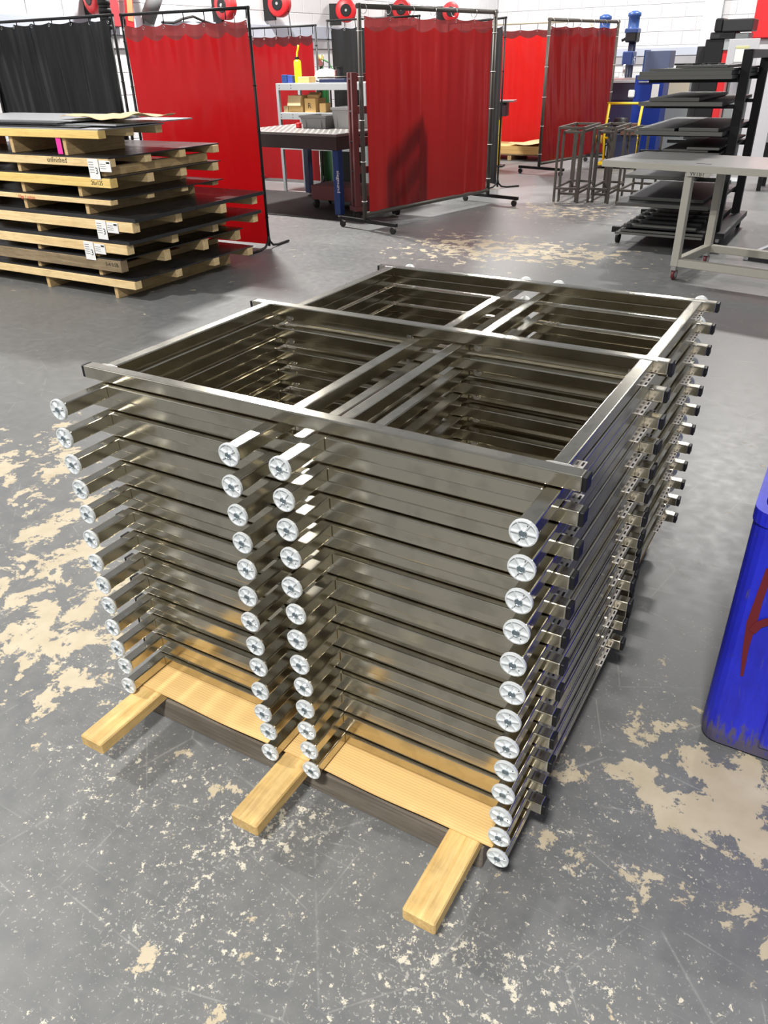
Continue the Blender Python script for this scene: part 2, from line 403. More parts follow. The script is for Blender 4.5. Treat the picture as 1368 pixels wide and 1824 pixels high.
# leg frames: two legs, stretcher, top bar, feet
FR = .0288
def foot_meshes():
    body = MB().lathe([(0, -.006), (.009, -.006), (.0095, -.0015), (FR-.004, -.0015), (FR-.003, -.0055), (FR, -.0045), (FR, .002), (FR-.006, .008), (.014, .010), (0, .010)], (0, 0, 0), 'y', 22)
    disc = body.mesh('levelling_foot', ZINC)
    ribs = MB()
    for i in range(6):
        a = i*PI/3 + .25; M = Matrix.Rotation(a, 4, 'Y'); ribs.box(.008, FR-.003, -.0052, -.001, -.0012, .0012, M)
    ribs = ribs.mesh('spokes', ZINC)
    hub = MB().lathe([(.0, -.0066), (.0062, -.0066), (.0072, -.0078), (.0084, -.0066), (.0088, -.005)], (0, 0, 0), 'y', 14).mesh('hub', ZBLUE)
    hol = MB()
    for a in (.9,): hol.cyl((.018*math.cos(a), -.0022, .018*math.sin(a)), (.018*math.cos(a), -.001, .018*math.sin(a)), .0016, 8)
    return disc, ribs, hub, hol.mesh('screw_hole', DARKHOLE)
foot_me = foot_meshes()
LEGY1 = .952
leg_me = MB().cbox(-S/2, S/2, .008, LEGY1+S, -S, 0, .0036, None, 3).mesh('leg', STEEL_Y)
bar_cache = {}
def leg_frame(origin, rz, z, xa, xb, label, jx, jy, turn):
    t_ = thing('leg_frame', (0, 0, 0), rz, label, 'frame', 'stacked stainless leg frames')
    t_.matrix_world = Matrix.Translation((origin[0], origin[1], z)) @ Matrix.Rotation(rz, 4, 'Z') @ Matrix.Translation((jx, jy, 0))
    k = (xa, xb)
    if k not in bar_cache:
        st = MB().cbox(xa+S/2, xb-S/2, .146, .146+S, -S, 0, .0036, None, 3).mesh('stretcher', STEEL_X)
        tb = MB().cbox(xa+S/2, xb-S/2, LEGY1, LEGY1+S, -S, 0, .0036, None, 3).mesh('top_bar', STEEL_X)
        wsh = [MB().lathe([(0, -.009), (.004, -.009), (.0055, -.006), (.0055, -.003), (.013, -.003), (.013, 0)], (x, LEGY1, -S/2), 'y', 12).mesh('bolt', CHROME) for x in (xa+S/2+.028, xb-S/2-.028)]
        bar_cache[k] = (st, tb, wsh)
    st, tb, wsh = bar_cache[k]
    link('stretcher', st, t_); link('top_bar', tb, t_)
    for b in wsh: link('bolt', b, t_)
    for x in (xa, xb):
        link('leg', leg_me, t_, (x, 0, 0))
        fo = link('levelling_foot', foot_me[0], t_, (x, 0, -S/2)); a = turn + random.uniform(-1, 1); fo.rotation_euler = (0, a, 0)
        for nm, me in zip(('spokes', 'hub', 'screw_hole'), foot_me[1:]): link(nm, me, fo)
        link('screw_hole', foot_me[3], fo).rotation_euler = (0, PI, 0)
    return t_
LX = (0.0, .5723, .7188, 1.2847)
def stack(origin, rz, n, which, pz):
    ztop = ZB + n*pz
    for k in range(n):
        o_ = 'lowest' if k == n-1 else ORD[k]; suf = '' if o_ in ('topmost', 'lowest') else ' from the top'
        r = random.Random(100*n + k)
        jx, jy = (0, 0) if k == 0 else (r.uniform(-.003, .003), r.uniform(-.003, .003))
        table_frame(origin, rz, ztop - k*pz, '%s%s rectangular brushed steel table frame in the %s stack' % (o_, suf, which), jx, jy)
        for (xa, xb, sd) in ((LX[0], LX[1], 'left' if rz == 0 else 'right'), (LX[2], LX[3], 'right' if rz == 0 else 'left')):
            leg_frame(origin, rz, ztop - k*pz - .0385, xa, xb, '%s%s round-footed steel leg frame, %s half of %s stack' % (o_, suf, sd, which),
                      r.uniform(-.003, .003), r.uniform(-.006, .006), r.uniform(0, 6))
stack((0, 0), 0, 13, 'front', PZ)
stack((XL+XR-.0245, 1.8177+S+Y1), PI, 12, 'rear', .0811)

# skid: cross bearers, three lengthwise timbers, cardboard sheet
for yy, lb in ((.0594, 'weathered grey timber bearer under the front edge of the front stack'), (1.0, 'weathered grey timber bearer under the middle of the two stacks'), (1.75, 'weathered grey timber bearer under the rear stack')):
    setp(MB().cbox(-.02, 1.222, 0, .089, 0, .089, .004).build('timber_bearer', WOOD_GREY, None, (0, yy, 0)), lb, 'timber', 'timber bearers across the skid')
for xx, y0, lb in ((.003, -.2087, 'yellow timber runner protruding at the left front of the skid'), (.592, -.2062, 'yellow timber runner protruding in the middle of the skid'), (1.1295, -.2146, 'yellow timber runner protruding at the right front of the skid')):
    setp(MB().cbox(0, .0888, 0, 2.25, 0, .042, .004).build('timber_runner', WOOD_SKID, None, (xx, y0, .089)), lb, 'timber', 'timber runners of the skid')
cb = MB(); 
def card(u, v):
    x = .006 + 1.247*u; y = .042 + 1.90*v; e = max(0, 1 - v*18); sg = 0
    for a, b in ((.11, .57), (.70, 1.11)):
        if a < x < b: sg = math.sin(PI*(x-a)/(b-a))**2
    return (x, y, .1345 - .007*e*sg)
cb.grid(card, 60, 40)
o = cb.build('cardboard_sheet', CARD); setp(o, 'flat tan cardboard sheet between the timber runners and the steel frames', 'cardboard')
md = o.modifiers.new('solid', 'SOLIDIFY'); md.thickness = .003; md.offset = -1

# ------------------------------------------------------------------ blue plastic bin at the right edge
def rrect(x0, x1, y0, y1, r, n=5):
    pts = []
    for cx, cy, a0 in ((x1-r, y1-r, 0), (x0+r, y1-r, PI/2), (x0+r, y0+r, PI), (x1-r, y0+r, 1.5*PI)):
        for i in range(n+1): a = a0 + PI/2*i/n; pts.append((cx + r*math.cos(a), cy + r*math.sin(a)))
    return pts
m = mat('scuffed_blue_plastic', (.03, .05, .62), .45); t = NT(m)
g = t.noise(t.coord('Object', (3, 3, .8)), 5, 7, .7); g2 = t.noise(t.coord('Object', (14, 14, 3)), 5, 6, .7)
sp = t.n('ShaderNodeSeparateXYZ'); t.l(t.coord('Object'), sp.inputs[0])
low = t.n('ShaderNodeMapRange'); t.l(sp.outputs['Z'], low.inputs[0]); low.inputs[1].default_value = .0; low.inputs[2].default_value = .14; low.inputs[3].default_value = .40; low.inputs[4].default_value = 0
c = t.mix(t.ramp(g, [(.35, 0.), (.7, 1.)]), (.012, .016, .42), (.018, .03, .70))
c = t.mix(t.ramp(t.math('ADD', g2, low.outputs[0]), [(.60, 0.), (.75, .85)]), c, (.10, .09, .08))
t.base(c); t.bump(g2, .2, .003); BINB = m
bn = thing('plastic_bin', (1.63, .82, 0), 0, 'scuffed blue plastic bin with red paint marks at the right edge', 'bin')
q = MB(); W, D_, H_ = .95, .85, .84; prof = [(0.0, .02), (.012, .004), (.05, 0), (.80, -.0), (.80, -.004), (H_, -.004), (H_, .02), (.06, .03)]
rings = [rrect(ins, W-ins, ins, D_-ins, .055) for _, ins in prof]; n = len(rings[0]); vs = []
for (z, _), rg in zip(prof, rings): vs += [(x, y, z) for x, y in rg]
q.add(vs, [(j*n+i, j*n+(i+1) % n, (j+1)*n+(i+1) % n, (j+1)*n+i) for j in range(len(prof)-1) for i in range(n)] + [tuple(range(n)), tuple((len(prof)-1)*n+i for i in range(n))], False)
q.build('tub', BINB, bn)
for i in range(4):
    x0 = .17 + i*.2; MB().cbox(x0, x0+.085, -.012, .004, .06, .74, .005).build('rib', BINB, bn)
def stroke(p, wd):
    q = MB(); vs = []
    for i, (x, z) in enumerate(p):
        dx = p[min(i+1, len(p)-1)][0]-p[max(i-1, 0)][0]; dz = p[min(i+1, len(p)-1)][1]-p[max(i-1, 0)][1]; l = math.hypot(dx, dz); wv_ = wd[i]
        nx, nz = -dz/l*wv_, dx/l*wv_; vs += [(x+nx, 0, z+nz), (x-nx, 0, z-nz), (x+nx, -.0015, z+nz), (x-nx, -.0015, z-nz)]
    fs = []
    for i in range(len(p)-1):
        a = 4*i; b = a+4; fs += [(a+2, b+2, b+3, a+3), (a, a+2, b+2, b), (a+1, b+1, b+3, a+3)]
    return q.add(vs, fs)
RPAINT = mat('dark_red_marking_paint', (.14, .008, .014), .6)
for p, wd in (([(.072, .68), (.066, .58), (.064, .49), (.066, .41), (.076, .30)], [.010, .010, .013, .008, .004]), ([(.070, .465), (.082, .495), (.10, .512), (.14, .525)], [.010, .011, .012, .010])):
    stroke(p, wd).build('paint_mark', RPAINT, bn, (0, -.0015 - (.002 if len(p) == 4 else 0), 0))

# ------------------------------------------------------------------ welding screens
def curtain(parent, w_, z0, z1, nh, mt, seed, amp=.03, hem=None, x0=0., drape=0., tilt=0.):
    r = random.Random(seed); ph = [r.uniform(0, 6) for _ in range(6)]
    hz = .10
    def sag(u): return .042*abs(math.sin(PI*(u*(nh-1))))
    def off(u, v):
        a = noise.noise((u*w_*1.6 + ph[0], v*.5 + ph[1], ph[2])); b = noise.noise((u*w_*5 + v*tilt*4 + ph[3], v*.9 + ph[4], 3.1)); c = noise.noise((u*w_*12 + v*tilt*9 + ph[5], v*1.4, 7.7))
        return amp*(1.3*a + .7*b + .32*c)*(.7 + .3*v) - .012*math.cos(2*PI*u*(nh-1))*max(0, v-.75)*4
    def pos(u, v):
        top = z1 - sag(u)*.5; z = z0 + (top-z0)*v
        return (x0 + w_*u + drape*(1-v)*math.sin(PI*u)*.0, off(u, v), z)
    vh = 1 - hz/(z1-z0)
    def body(u, v): return pos(u, v*(vh - sag(u)*.9/(z1-z0)) if hem else v)
    def head(u, v): a = vh - sag(u)*.9/(z1-z0); return pos(u, a + (1-a)*v)
    cu = MB().grid(body, int(w_*40), 44).build('curtain', mt, parent)
    if hem: MB().grid(head, int(w_*40), 3).build('hem', hem, parent)
    return off, pos
def screen(p0, p1, H, style, label, nh=7, mt=RED, hem=HEM, seed=1, post=BLACKMET, z0=.06, zc=None, cx=(0., 1.), feet=None, r=.016, wheels=False, amp=.03, tilt=0.):
    dx, dy = p1[0]-p0[0], p1[1]-p0[1]; W = math.hypot(dx, dy); a = math.atan2(dy, dx)
    t_ = thing('welding_screen', (p0[0], p0[1], 0), a, label, 'screen', 'welding curtain screens')
    zb = .12 if wheels else .03
    for x in (0, W): MB().cyl((x, 0, zb if not feet == 'curve' else .12), (x, 0, H), r, 10).build('post', post, t_)
    MB().cyl((-r, 0, H-r), (W+r, 0, H-r), r, 10).build('top_rail', post, t_)
    if wheels:
        MB().cyl((0, 0, zb+.07), (W, 0, zb+.07), r, 10).build('bottom_rail', post, t_)
        for x in (0, W):
            ft = MB().cbox(x-.022, x+.022, -.55, .45, zb-.03, zb+.015, .003).build('foot', BLACKMET, t_)
            for y in (-.5, .4):
                cs = MB().cbox(x-.014, x+.014, y-.02, y+.02, .05, zb-.03, .002).build('caster_fork', CHROME, ft)
                MB().cyl((x-.015, y+.015, .042), (x+.015, y+.015, .042), .042, 14).build('wheel', RUBBER, ft)
    else:
        for x, sg in ((0, 1), (W, -1)):
            q = MB()
            for s2 in (-1, 1): q.tube([(x, 0, .16), (x, s2*.02, .08), (x, s2*.08, .03), (x, s2*.18, .016), (x, s2*.42, .016)], .014, 8)
            q.build('foot', post, t_)
    zc = zc or H-.12
    off, pos = curtain(t_, W*(cx[1]-cx[0]), z0, zc, nh, mt, seed, amp, hem, W*cx[0], 0., tilt)
    ringm = MB().ring((0, 0, 0), .05, .004, 'x', 12, 5).mesh('ring', CHROME)
    hookm = MB().tube([(0, 0, 0), (.004, 0, -.06), (0, 0, H-.03-zc and -(H-.02-zc))], .006, 6).mesh('hook', BLACKMET)
    for i in range(nh):
        u = i/(nh-1); x = W*(cx[0] + u*(cx[1]-cx[0])); x = min(max(x, .03), W-.03)
        if wheels: link('ring', ringm, t_, (x, 0, H-.05))
        else: link('hook', hookm, t_, (x, 0, H-.01))
        MB().ring((x, off(u, .97)-.004, zc-.03), .014, .003, 'y', 10, 4).build('grommet', CHROME, t_)
    for i in range(5):
        z = .35 + i*(zc-.5)/4
        for x in (0, W): MB().ring((x, 0, z), r+.006, .004, 'z', 10, 4).build('tie', WHITEP if wheels else BLACKMET, t_)
    return t_
screen((-6.02, 6.22), (-4.30, 6.33), 2.42, 'fixed', 'bright red welding curtain screen behind the stacked pallets of sheet steel', nh=7, seed=3, cx=(.02, .99), z0=.05, amp=.016)
screen((-8.3, 6.10), (-6.10, 6.16), 2.42, 'fixed', 'black welding curtain screen at the left above the pallets', nh=8, seed=5, mt=BLKV, hem=None, cx=(0, .97), amp=.09, zc=2.37, tilt=.2)
screen((-8.4, 11.25), (-6.84, 11.25), 2.455, 'fixed', 'red welding curtain screen behind the grey workbench', nh=7, seed=8, cx=(.0, .96), zc=2.31, amp=.03)
screen((-6.60, 11.25), (-4.90, 11.25), 2.51, 'fixed', 'black welding curtain screen seen narrow behind the bench with the cup', nh=7, seed=12, mt=BLKV, hem=None, cx=(.04, .98), amp=.04)
screen((-3.86, 7.80), (-3.28, 10.42), 2.48, 'mobile', 'large dusty red welding screen on casters in the middle of the floor', nh=7, seed=21, mt=REDD, wheels=True, post=RAWSTEEL, r=.028, cx=(.03, .975), z0=.21, amp=.035)
screen((-5.3, 13.1), (-3.75, 11.92), 2.46, 'fixed', 'black framed welding screen just behind the caster screen', nh=5, seed=31, mt=BLKV, hem=None, cx=(.0, .97))
screen((-3.76, 13.92), (-3.20, 16.2), 2.50, 'mobile', 'smaller red welding screen on casters farther back by the drill presses', nh=6, seed=41, mt=REDD, wheels=True, post=RAWSTEEL, r=.028, cx=(.03, .97), z0=.21, amp=.06, tilt=.5)
screen((-6.9, 17.4), (-4.1, 17.4), 2.57, 'fixed', 'bright red curtain hanging from a pale rod behind the low cardboard pallet', nh=7, seed=51, mt=REDF, cx=(.02, .86), zc=2.44, amp=.02, post=mat('pale_rod', (.55, .48, .34), .5))

# ------------------------------------------------------------------ stack of pallets with sheet steel
PAL = [  # board bottom, board top, sheet thickness, x right, y back, wood, label
 (.114, .187, .012, -3.93, 5.57, WOOD_PX, 'lowest pallet of the left stack, split at the end of its front board'),
 (.256, .359, .012, -4.07, 5.59, WOOD_OLD, 'weathered grey pallet second from the floor in the left stack'),
 (.423, .508, .032, -3.95, 5.75, WOOD_PX, 'pale pallet third from the floor with a white tag'),
 (.622, .709, .034, -3.83, 5.67, WOOD_PX, 'pale pallet fourth from the floor with a white tag and wide dark sheets'),
 (.838, .881, .010, -4.05, 5.34, WOOD_PX, 'thin pale pallet fifth from the floor with red marker writing'),
 (.983, 1.061, .010, -4.01, 5.29, WOOD_YEL, 'yellow pallet sixth from the floor in the left stack'),
 (1.150, 1.217, .012, -3.99, 5.27, WOOD_PX, 'pallet seventh from the floor with handwriting and two white tags'),
 (1.371, 1.436, .012, -4.05, 4.62, WOOD_YEL, 'topmost pallet of the left stack with a pink tag'),
]
XPL = -6.5; YF = 3.85
zprev = 0.
for i, (zbot, ztp, th, xr, yb, wm, lb) in enumerate(PAL):
    z0 = zprev; rh = zbot - z0; bh = ztp - zbot; zprev = ztp + th + .001
    r = random.Random(i+5)
    p = thing('pallet', (xr, YF, z0), 0, lb, 'pallet', 'pallets of the left stack'); Wd = xr - XPL; Dp = yb - YF
    inset = (.28, .30, .42, .45, .33, .42, .10, .46)[i]
    for x in (-inset-.045, -Wd*.5, -Wd+.2):
        MB().cbox(x, x+.045, .03, Dp-.06, 0, rh, .003).build('runner', WOOD_PY, p)
    nb = 4 if Dp > 1 else 3
    for k in range(nb):
        y = k*(Dp-.1)/(nb-1); dx = 0 if k == 0 else r.uniform(-.05, .03)
        MB().cbox(-Wd, dx, y, y+.085, rh, rh+bh, .004).build('deck_board', wm if k == 0 else WOOD_PX, p)
    zt = rh+bh
    # sheets filling the space up to the next pallet
    sh = setp(MB().cbox(-Wd+.02, .03 if i in (2, 3) else .0, .012, Dp+.02, 0, th, .0015)  .build('steel_sheet', SHEET if i < 7 else SHEETG, None, (xr, YF, z0+zt)), 'dark flat steel sheet on the %s pallet from the floor of the left stack' % ['first', 'second', 'third', 'fourth', 'fifth', 'sixth', 'seventh', 'eighth'][i], 'steel sheet', 'sheet steel on the pallets')
    if i in (2, 3, 6):
        x = {3: -.33, 2: -.43, 6: -.12}[i]
        tg = MB().cbox(x-.13, x, -.006, -.003, zt-.165, zt+.0, .001).build('paper_tag', PAPER, p)
        for k in range(5): MB().box(x-.12, x-.06, -.0068, -.006, zt-.03-k*.02, zt-.026-k*.02).build('print_line', INK, tg)
        text_mesh('tag_number', '3', .075, INK, tg, Matrix.Translation((x-.05, -.0066, zt-.12)) @ WALLTXT)
        t2 = MB().cbox(x+.01, x+.15, -.006, -.003, zt-.10, zt-.01, .001).build('paper_tag', PAPER, p)
        MB().box(x+.10, x+.14, -.0068, -.006, zt-.035, zt-.02).build('print_line', INK, t2)
        for k in range(3): MB().box(x+.02, x+.09, -.0068, -.006, zt-.04-k*.018, zt-.037-k*.018).build('print_line', INK, t2)
    if i == 6: text_mesh('handwriting', 'unfinished', .065, INK, p, Matrix.Translation((-.78, -.0008, zt-.045)) @ WALLTXT)
    if i == 5: text_mesh('handwriting', '26x125', .05, INK, p, Matrix.Translation((-.24, -.0008, zt-.055)) @ WALLTXT)
    if i == 1: text_mesh('handwriting', '3-4 0.5B', .05, INK, p, Matrix.Translation((-.20, -.0008, zt-.055)) @ WALLTXT)
    if i == 4: text_mesh('handwriting', '10ga 1 sq/ton', .045, REDINK, p, Matrix.Translation((-1.25, -.0008, zt-.04)) @ WALLTXT)
    if i == 7:
        tg = MB().cbox(-inset-.10, -inset-.045, .022, .025, .01, .16, .001, RZ(.15, (-inset, .02, 0))).build('pink_tag', PINK, p)
zt = zprev
for k, (x0, x1, y0, y1, dz, mt_, lb) in enumerate(((-6.45, -4.28, 3.87, 4.75, .0, SHEET, 'black sheet lying lowest on the topmost pallet'), (-6.3, -3.98, 4.0, 4.95, .012, SHEETG, 'pale grey sheet overhanging the topmost pallet at the right'), (-6.5, -4.62, 3.92, 4.7, .024, SHEET, 'black sheet under the wrapping paper on the topmost pallet'))):
    setp(MB().cbox(0, x1-x0, 0, y1-y0, 0, .011, .001).build('loose_sheet', mt_, None, (x0, y0, zt+dz)), lb, 'steel sheet')
q = MB()
def wrap(u, v):
    x = -4.85 + 1.0*u; y = 4.15 + .55*v - .1*u; return (x, y, zt + .052 + .012*(1+math.sin(7*u + 5*v)) + .006*(1+math.sin(19*u)) + .04*max(0, u-.7)*(1+math.sin(v*9)))
q.grid(wrap, 40, 16, False)
o = q.build('wrapping_paper', KRAFT); setp(o, 'crumpled kraft wrapping paper on top of the pallet stack', 'paper'); md = o.modifiers.new('s', 'SOLIDIFY'); md.thickness = .004
setp(MB().cbox(-6.6, -4.55, 4.02, 4.95, zt+.036, zt+.046, .001).build('loose_sheet', SHEETG), 'light grey protective sheet topmost on the pallet stack', 'steel sheet')

# ------------------------------------------------------------------ perforated welding table + bins
tb = thing('welding_table', (-4.56, 8.27, .0125), -.10, 'dark perforated welding table with navy blue legs', 'table')
Wt, Dt, Ht = 1.95, 1.60, 1.067
MB().cbox(-Wt, 0, 0, Dt, Ht-.035, Ht, .003).build('table_top', PERF, tb)
MB().cbox(-Wt+.01, -.01, .01, Dt-.01, Ht-.20, Ht-.035, .003).build('apron', mat('dark_apron', (.035, .02, .02), .5), tb)
hole = MB()
for i in range(19):
    for j in range(12): hole.cyl((-Wt+.05+i*.1, .06+j*.135, Ht-.01), (-Wt+.05+i*.1, .06+j*.135, Ht+.0012), .016, 8)
o = hole.build('bore', mat('bright_bore', (.75, .74, .72), .4), tb); o['kind'] = 'stuff'
for x in (-Wt+.10, -.06):
    for y in (.08, Dt-.08):
        lg = MB().cbox(x-.05, x+.05, y-.05, y+.05, .05, Ht-.2, .004).build('leg', BLUEP if y < .5 else NAVY, tb)
        MB().cyl((x, y, 0), (x, y, .05), .03, 12).build('foot', CHROME, lg)
text_mesh('leg_lettering', 'siegmund', .075, WHITEP, tb, Matrix.Translation((-.045, .0290, .62)) @ WALLTXT @ Matrix.Rotation(-PI/2, 4, 'Z'))
def bin_(name, x, y, z, w_, d_, h_, rz, mt_, label, group='grey plastic bins'):
    b = thing(name, (x, y, z), rz, label, 'bin', group); q = MB(); tp = .88
    for (a, c) in ((0, 0),):
        o_ = [(-w_/2*tp, -d_/2*tp), (w_/2*tp, -d_/2*tp), (w_/2*tp, d_/2*tp), (-w_/2*tp, d_/2*tp)]
        vs = [(x_, y_, 0) for x_, y_ in o_] + [(x_/tp, y_/tp, h_) for x_, y_ in o_] + [(x_/tp*.93, y_/tp*.93, h_) for x_, y_ in o_] + [(x_*.93, y_*.93, .015) for x_, y_ in o_]
        fs = [(3, 2, 1, 0), (12, 13, 14, 15)]
        for L in range(3): fs += [(4*L+i, 4*L+(i+1) % 4, 4*L+4+(i+1) % 4, 4*L+4+i) for i in range(4)]
        q.add(vs, fs)
    q.build('tub', mt_, b)
    e = .012
    q = MB(); q.box(-w_/2-e, w_/2+e, -d_/2-e, -d_/2+e, h_-.03, h_); q.box(-w_/2-e, w_/2+e, d_/2-e, d_/2+e, h_-.03, h_); q.box(-w_/2-e, -w_/2+e, -d_/2+e, d_/2-e, h_-.03, h_); q.box(w_/2-e, w_/2+e, -d_/2+e, d_/2-e, h_-.03, h_)
    q.build('rim', mt_, b)
    for x_ in (-w_*.3, w_*.3): MB().box(x_-.008, x_+.008, -d_/2*.98, -d_/2*.86, .02, h_-.03, RX(-.05, (0, -d_/2, 0))).build('rib', mt_, b)
    return b
bin_('storage_bin', -5.42, 9.25, 1.0805, .46, .5, .17, -.06, GREYBIN, 'low grey storage bin on the perforated welding table')
bin_('storage_bin', -4.97, 9.35, 1.0805, .38, .5, .27, -.06, mat('pale_grey_bin', (.30, .31, .31), .5), 'taller pale grey storage bin beside the low bin on the table')
setp(MB().cbox(0, .07, 0, .07, 0, .07, .01).build('red_clamp_block', REDP, None, (-5.78, 9.05, 1.08)), 'small red block on the welding table left of the low bin', 'block')

# grey bench shelf with things on it
bs = thing('shelf_bench', (-6.99, 10.3, 0), 0, 'grey steel shelf bench loaded with boxes behind the perforated table', 'shelf')
Wb, Db = 1.66, .6
for x in (0, Wb):
    for y in (0, Db): MB().cbox(x-.025, x+.025, y-.025, y+.025, 0, 1.63, .003).build('upright', GREYP, bs)
for z in (.76, 1.21, 1.63):
    b_ = MB().cbox(.026, Wb-.026, -.02, Db+.02, z-.01, z, .002).build('shelf', DKGREY if z < 1 else GREYP, bs)
    for y in (-.028, Db+.012): MB().cbox(.026, Wb-.026, y, y+.016, z-.10, z-.011, .002).build('edge_rail', GREYP, b_)
    for x in (.05, .28, Wb-.28, Wb-.05):
        for dz in (-.03, -.07): MB().cyl((x, -.0295, z+dz), (x, -.027, z+dz), .008, 8).build('bolt', DARKHOLE, b_)
ZT = 1.631; ZS = 1.211
setp(MB().cbox(0, .11, 0, .14, 0, .115, .004).build('small_box', BLUEP, None, (-6.95, 10.36, ZT)), 'small blue box at the left end of the shelf bench top', 'box')
setp(MB().cbox(0, .10, 0, .14, 0, .105, .004).build('small_box', mat('deep_blue_box', (.03, .06, .30), .5), None, (-6.83, 10.36, ZT)), 'deep blue box beside the yellow bottle on the shelf bench', 'box')
yb_ = thing('spray_bottle', (-6.67, 10.44, ZT), 0, 'bright yellow bottle with a bent spout on the shelf bench', 'bottle')
MB().lathe([(0, 0), (.055, 0), (.058, .02), (.058, .28), (.05, .31), (.02, .325), (0, .325)], (0, 0, 0), 'z', 16, True).build('body', YELB, yb_)
MB().tube([(0, 0, .32), (0, 0, .38), (.005, 0, .42), (.03, 0, .47), (.04, 0, .52)], .014, 8).build('spout', YELB, yb_)
MB().cbox(-.03, .02, -.025, .025, .31, .36, .004).build('cap', BLACKPL, yb_)
setp(MB().cbox(0, .22, 0, .18, 0, .085, .004).build('cardboard_box', CARD, None, (-6.60, 10.32, ZT)), 'small flat tan box on the shelf bench top', 'box')
def bag(u, v):
    a = 2*PI*u; r = .17*math.sin(PI*(.02+.98*v)) ** .7; return (r*1.25*math.cos(a)*(1+.08*math.sin(3*a+1)), r*.7*math.sin(a), .17*(1-math.cos(PI*v))/2*(1 + .12*math.sin(5*a)))
setp(MB().grid(bag, 24, 10).build('plastic_bag', WHITEP, None, (-6.33, 10.72, ZT+.001)), 'crumpled white plastic bag on the shelf bench top', 'bag')
tr_ = thing('parts_tray', (-5.97, 10.40, ZT), 0, 'shallow navy tray holding tools on the shelf bench', 'tray')
MB().cbox(-.22, .26, -.08, .2, 0, .05, .005).build('tray', NAVY, tr_)
setp(MB().cyl((-6.22, 10.33, ZT+.07), (-5.69, 10.44, ZT+.075), .012, 8).build('steel_rod', RAWSTEEL), 'thin steel rod resting across the navy tray', 'rod')
cp = thing('steel_cup', (-5.95, 10.55, ZT+.05), 0, 'dark cylindrical canister with a maroon stripe standing in the tray', 'canister')
MB().lathe([(0, 0), (.06, 0), (.06, .15), (.066, .155), (.066, .165), (.055, .165), (.05, .02), (0, .02)], (0, 0, 0), 'z', 16).build('body', DKGREY, cp)
MB().cbox(-.05, -.015, -.065, -.05, .0, .12, .003).build('stripe', MAROON, cp)
for k, (x, wd_, hh, lb, tilt) in enumerate(((-6.24, .28, .24, 'open tan cardboard box with its flap down on the middle shelf', 0), (-5.93, .21, .20, 'tan cardboard box with a black printed mark on the middle shelf', 0))):
    bx = thing('cardboard_box', (x-.58+(x+5.7)*.05, 10.36, ZS), 0, lb, 'box', 'cardboard boxes on the shelf')
    q = MB(); q.box(0, wd_, 0, .008, 0, hh); q.box(0, wd_, .292, .3, 0, hh); q.box(0, .008, .008, .292, 0, hh); q.box(wd_-.008, wd_, .008, .292, 0, hh); q.box(.008, wd_-.008, .008, .292, 0, .008)
    q.build('carton', CARD, bx)
    if k == 0: MB().cbox(.01, wd_-.01, -.008, -.002, hh-.15, hh, .001, RX(-.25, (0, 0, hh))).build('flap', KRAFT, bx)
    else: text_mesh('printed_mark', 'R', .11, INK, bx, Matrix.Translation((.06, -.0008, .06)) @ WALLTXT); MB().cbox(0, wd_, .1, .2, hh, hh+.04, .001, RX(.5, (0, .1, hh))).build('flap', CARD, bx)
setp(MB().cbox(0, .12, 0, .16, 0, .13, .003).build('cardboard_box', CARD, None, (-6.25, 10.38, ZS)), 'narrow tan box at the right of the middle shelf', 'box')
setp(MB().cbox(0, .09, 0, .1, 0, .09, .003).build('cardboard_box', KRAFT, None, (-6.95, 10.36, ZS)), 'small kraft box at the left of the middle shelf', 'box')

# maroon rack between table and caster screen
mr = thing('tool_rack', (-4.345, 8.36, .0125), .95, 'maroon welded steel ladder rack on casters beside the perforated table', 'rack')
for x in (0, .62): 
    for y in (0, .12): MB().cbox(x, x+.075, y, y+.05, .16, 1.77, .003).build('upright', MAROON, mr)
for z in (.2, .58, .94, 1.30, 1.67):
    rr_ = MB().cbox(.076, .619, 0, .05, z, z+.09, .003).build('rung', MAROON, mr); MB().cbox(.0, .69, .051, .119, z+.02, z+.04, .002).build('shelf', DKGREY, mr)
MB().cbox(-.02, .71, -.02, .19, .10, .16, .003).build('base', MAROON, mr)
for x in (.04, .64):
    for y in (.03, .14): MB().cyl((x-.02, y, .05), (x+.02, y, .05), .05, 14).build('wheel', RUBBER, mr)
# floor mat below the table and a few things on it
setp(MB().cbox(-2.3, .8, 0, 2.0, 0, .012, .002).build('rubber_mat', RUBBER, None, (-5.3, 8.25, 0)), 'black rubber floor mat under the welding table', 'mat')
ped = thing('foot_locker', (-5.5, 8.95, .012), 0, 'low maroon box cart under the perforated table', 'cart')
MB().cbox(0, .75, 0, .5, .12, .32, .004).build('body', MAROON, ped)
for x in (.05, .7):
    for y in (.05, .45): MB().cyl((x-.02, y, .06), (x+.02, y, .06), .06, 12).build('wheel', RUBBER, ped)
# gas cylinder
gc = thing('gas_cylinder', (-7.0, 11.6, 0), 0, 'green gas cylinder with brass regulator seen between the screens', 'cylinder')
MB().lathe([(0, 0), (.115, 0), (.115, 1.55), (.10, 1.66), (.05, 1.76), (.035, 1.80), (.035, 1.86), (0, 1.86)], (0, 0, 0), 'z', 18, True).build('body', GREENC, gc)
MB().cyl((0, 0, 1.86), (0, 0, 2.02), .05, 10).build('valve', mat('brass', (.45, .36, .12), .4, .8), gc)
MB().lathe([(0, -.02), (.05, -.02), (.05, .02), (0, .02)], (.03, -.06, 1.9), 'y', 14).build('gauge', CHROME, gc)
MB().tube([(.05, 0, 1.95), (.18, -.02, 1.9), (.26, 0, 1.75), (.30, 0, 1.5), (.28, 0, 1.0)], .012, 8).build('hose', GREENC, gc)

